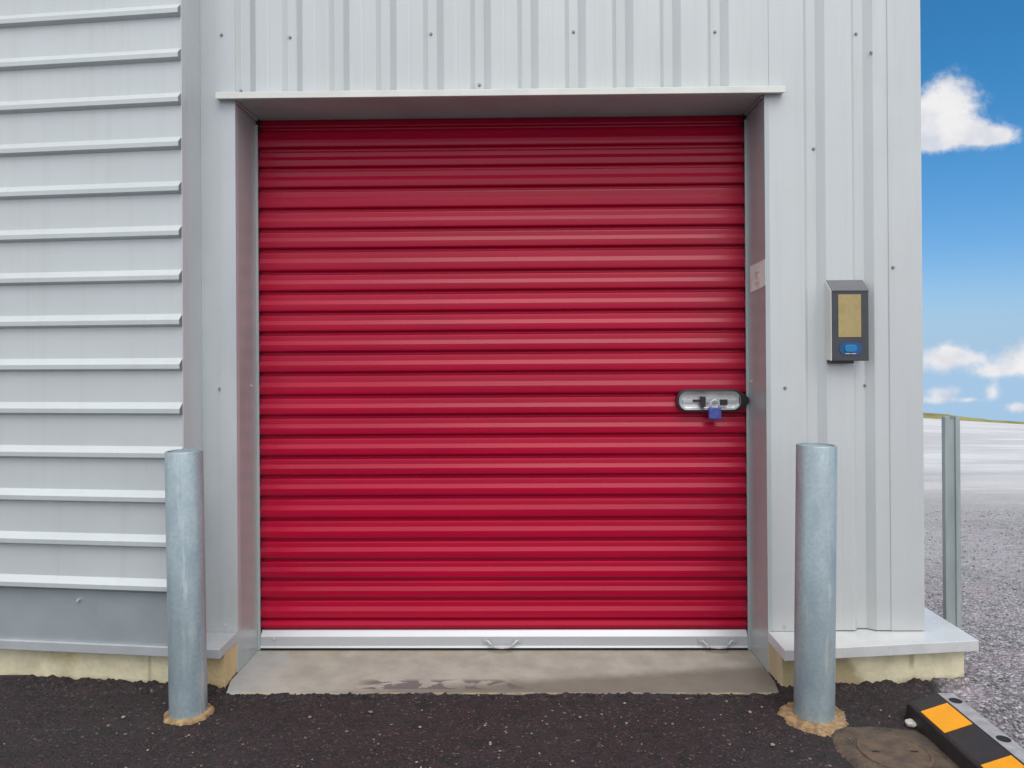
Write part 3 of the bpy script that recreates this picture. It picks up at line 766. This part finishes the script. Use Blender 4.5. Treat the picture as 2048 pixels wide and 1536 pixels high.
# slim post beyond the corner of the building
pc = aty(1902, 833, 3.62)
T = thing('steel_post', 'slim galvanised steel post beyond the corner of the building', 'post', (pc.x, 3.62, 0))
bm = BM(); hp = pc.z; a_ = .034
pts = [(-a_, -.02), (-a_, .03), (-a_ + .004, .03), (-a_ + .004, -.016), (-.012, -.016), (-.008, -.008), (.008, -.008), (.012, -.016), (a_ - .004, -.016), (a_ - .004, .03), (a_, .03), (a_, -.02), (.014, -.02), (.010, -.012), (-.010, -.012), (-.014, -.02)]
va = [bm.verts.new((x, y, -.2)) for x, y in pts]; vb = [bm.verts.new((x, y, hp)) for x, y in pts]
for i in range(len(pts)): bm.faces.new((va[i], va[(i + 1) % len(pts)], vb[(i + 1) % len(pts)], vb[i]))
bm.faces.new(vb)
o = new_obj('channel', bm, M_GALV2, bevel=.0015); o.parent = T; o.rotation_euler = (0, 0, R(-14))
bm = BM(); box(bm, -a_ + .0041, a_ - .0041, -.0155, .03, hp - .006, hp - .002); o = new_obj('cap', bm, M_GALV2); o.parent = T; o.rotation_euler = (0, 0, R(-14))

# ------------------------------------------------------------------ parking stop
PS = thing('parking_stop', 'black rubber parking stop with yellow panels and a worn grey strip', 'parking stop', (0, 0, 0))
ys0, ys1 = 1.72, 2.70
bm = BM()
PR = [(1.444, -.01), (1.452, .060), (1.463, .068), (1.556, .0985), (1.618, .0985), (1.632, .090), (1.645, -.01)]
rg = extrude(bm, PR, 'y', ys0, ys1 - .02, 1, closed=True)
endp = [bm.verts.new((1.54 + (x - 1.54) * .93, ys1, z * .72 if z > 0 else z)) for x, z in PR]
n = len(PR)
for j in range(n): bm.faces.new((rg[1][j], endp[j], endp[(j + 1) % n], rg[1][(j + 1) % n]))
bm.faces.new(endp[::-1]); bm.faces.new(rg[0])
kid(PS, 'body', bm, M_STOP, bevel=.004)
def on_slope(x): return .068 + (x - 1.463) * (.0305 / .093)
for ya, yb in ((2.456, 2.602), (2.115, 2.262), (1.78, 1.92)):
    bm = BM(); xa, xb = 1.458, 1.552
    vs_ = [bm.verts.new((x, y, on_slope(x) + dz)) for dz in (.0006, .0030) for x, y in ((xa, ya), (xb, ya), (xb, yb), (xa, yb))]
    for f in ((0, 3, 2, 1), (4, 5, 6, 7), (0, 1, 5, 4), (1, 2, 6, 5), (2, 3, 7, 6), (3, 0, 4, 7)): bm.faces.new([vs_[i] for i in f])
    kid(PS, 'reflective_panel', bm, M_YEL)
bm = BM(); box(bm, 1.560, 1.617, ys0 + .01, ys1 - .024, .0990, .1010); kid(PS, 'top_strip', bm, M_STRIP, bevel=.0008)
for y in (2.615, 2.355, 2.09, 1.83):
    bm = BM(); lathe(bm, [(.021, .1012), (.021, .1022), (.015, .1020), (.014, .1012)], 24, (1.590, y), cap=False)
    lathe(bm, [(.0145, .1011), (.0145, .1014)], 24, (1.590, y)); kid(PS, 'bolt_recess', bm, M_DARK)

for c_ in [PS]: c_.location = (-.035, .022, 0)
# ------------------------------------------------------------------ access cover
mc = atz(1790, 1510, 0.0)
MC = thing('manhole_cover', 'rusty brown round manhole cover in a muddy surround by the parking stop', 'manhole cover', (mc.x, mc.y, 0))
bm = BM(); rnd = random.Random(5)
pc0 = atz(1778, 1500, 0)
ringv = []
for (f, zz) in ((0.25, .0105), (.9, .010), (1.0, -.004)):
    rg = []
    for i in range(120):
        a_ = 2 * math.pi * i / 120
        sq = 1 / max(abs(math.cos(a_)), abs(math.sin(a_))) ** .55
        R_ = .185 * f * sq * (1 + .06 * noise.noise(Vector((math.cos(a_) * 3, math.sin(a_) * 3, 1))) + (rnd.uniform(-.02, .02) if f == 1 else 0))
        rg.append(bm.verts.new((mc.x + R_ * math.cos(a_), mc.y + R_ * math.sin(a_) * 1.0, zz)))
    ringv.append(rg)
for i in range(2):
    for j in range(120): bm.faces.new((ringv[i][j], ringv[i][(j + 1) % 120], ringv[i + 1][(j + 1) % 120], ringv[i + 1][j]))
kid(MC, 'surround', bm, M_MUD, smooth=True)
bm = BM(); lathe(bm, [(.118, .004), (.116, .0145), (.106, .0145), (.104, .0115), (.098, .0115), (.001, .0122)], 64, (mc.x, mc.y), cap=False)
lid = kid(MC, 'lid', bm, M_IRON, bevel=.0)
for sx_ in (-1, 1):
    bm = BM(); box(bm, mc.x + sx_ * .065 - .012, mc.x + sx_ * .065 + .012, mc.y - .005, mc.y + .005, .0112, .0128); kid(MC, 'lifting_slot', bm, M_BLACK)

# ------------------------------------------------------------------ stones
def stone(bm, c, r, rnd, sub_=2):
    g = bmesh.ops.create_icosphere(bm, subdivisions=sub_, radius=1.0)
    sx_, sy_, sz_ = r * rnd.uniform(.8, 1.25), r * rnd.uniform(.7, 1.1), r * rnd.uniform(.45, .75); sd_ = rnd.uniform(0, 50); ro = Matrix.Rotation(rnd.uniform(0, 6.28), 3, 'Z')
    for v in g['verts']:
        p = v.co * (1 + .28 * noise.noise(v.co * 1.5 + Vector((sd_, 0, 0))))
        v.co = ro @ Vector((p.x * sx_, p.y * sy_, p.z * sz_)) + c
rnd = random.Random(3)
sp = atz(1826, 1446, .01); bm = BM(); stone(bm, Vector((sp.x - .012, sp.y - .01, .014)), .021, rnd, 3)
tag(new_obj('pebble', bm, M_STONE, smooth=True), 'white pebble lying against the black parking stop', 'pebble')
bm = BM()
for _ in range(170):
    x = rnd.uniform(-1.9, 1.6); y = rnd.uniform(2.32, 2.87)
    if rnd.random() < .45: x = rnd.gauss(.25, .5)
    stone(bm, Vector((x, y, .003)), rnd.choice((.0022, .003, .0035, .0055)), rnd, 1)
for px, py in ((1690, 1440), (1700, 1480), (2010, 1420), (620, 1435), (742, 1425), (957, 1392), (1160, 1435), (840, 1455), (1500, 1425), (1545, 1490), (247, 1435), (1785, 1498)):
    p = atz(px, py, .004); stone(bm, Vector((p.x, p.y, .006)), .007, rnd, 2)
o = new_obj('loose_gravel', bm, mat('ochre_grit', (0.36, 0.30, 0.23), .85, vscale=25, col2=(.13, .10, .08)), smooth=True); o['kind'] = 'stuff'; tag(o, 'tiny pale stones scattered over the dark asphalt', 'gravel')
# dark crumbs of asphalt gathered along the slab and the plinths
bm = BM()
for _ in range(900):
    x = rnd.uniform(-2.1, XC + .12)
    y0_ = 2.885 if X0 + .03 < x < X1 - .02 else (2.915 + max(0, -1.3 - x) * .1 if x < 0 else 2.915 + (x - X1) * .13)
    stone(bm, Vector((x, y0_ - abs(rnd.gauss(0, .012)), .004 + rnd.uniform(0, .006))), rnd.choice((.002, .003, .004, .005)), rnd, 1)
o = new_obj('asphalt_crumbs', bm, mat('asphalt_crumb', (0.05, 0.038, 0.04), .85, vscale=30, col2=(.015, .011, .012)), smooth=True); o['kind'] = 'stuff'; tag(o, 'dark asphalt crumbs along the foot of slab and plinth', 'crumbs')
# coarse crumbs of old asphalt on the yard side
bm = BM()
for _ in range(2600):
    y = 2.4 + rnd.random() ** 1.5 * 4.2; x = rnd.uniform(1.72 if y > 2.7 else 1.68, 1.9 + (y - 2.3) * .75)
    if y > 2.85 and x < 1.85: x += .15
    stone(bm, Vector((x, y, gz(x, y) + .001)), rnd.choice((.004, .005, .007, .009)), rnd, 1)
o = new_obj('yard_gravel', bm, mat('grey_gravel', (0.34, 0.325, 0.33), .85, vscale=18, col2=(.10, .09, .095)), smooth=True); o['kind'] = 'stuff'; tag(o, 'grey purple grit on the yard beyond the corner', 'gravel')
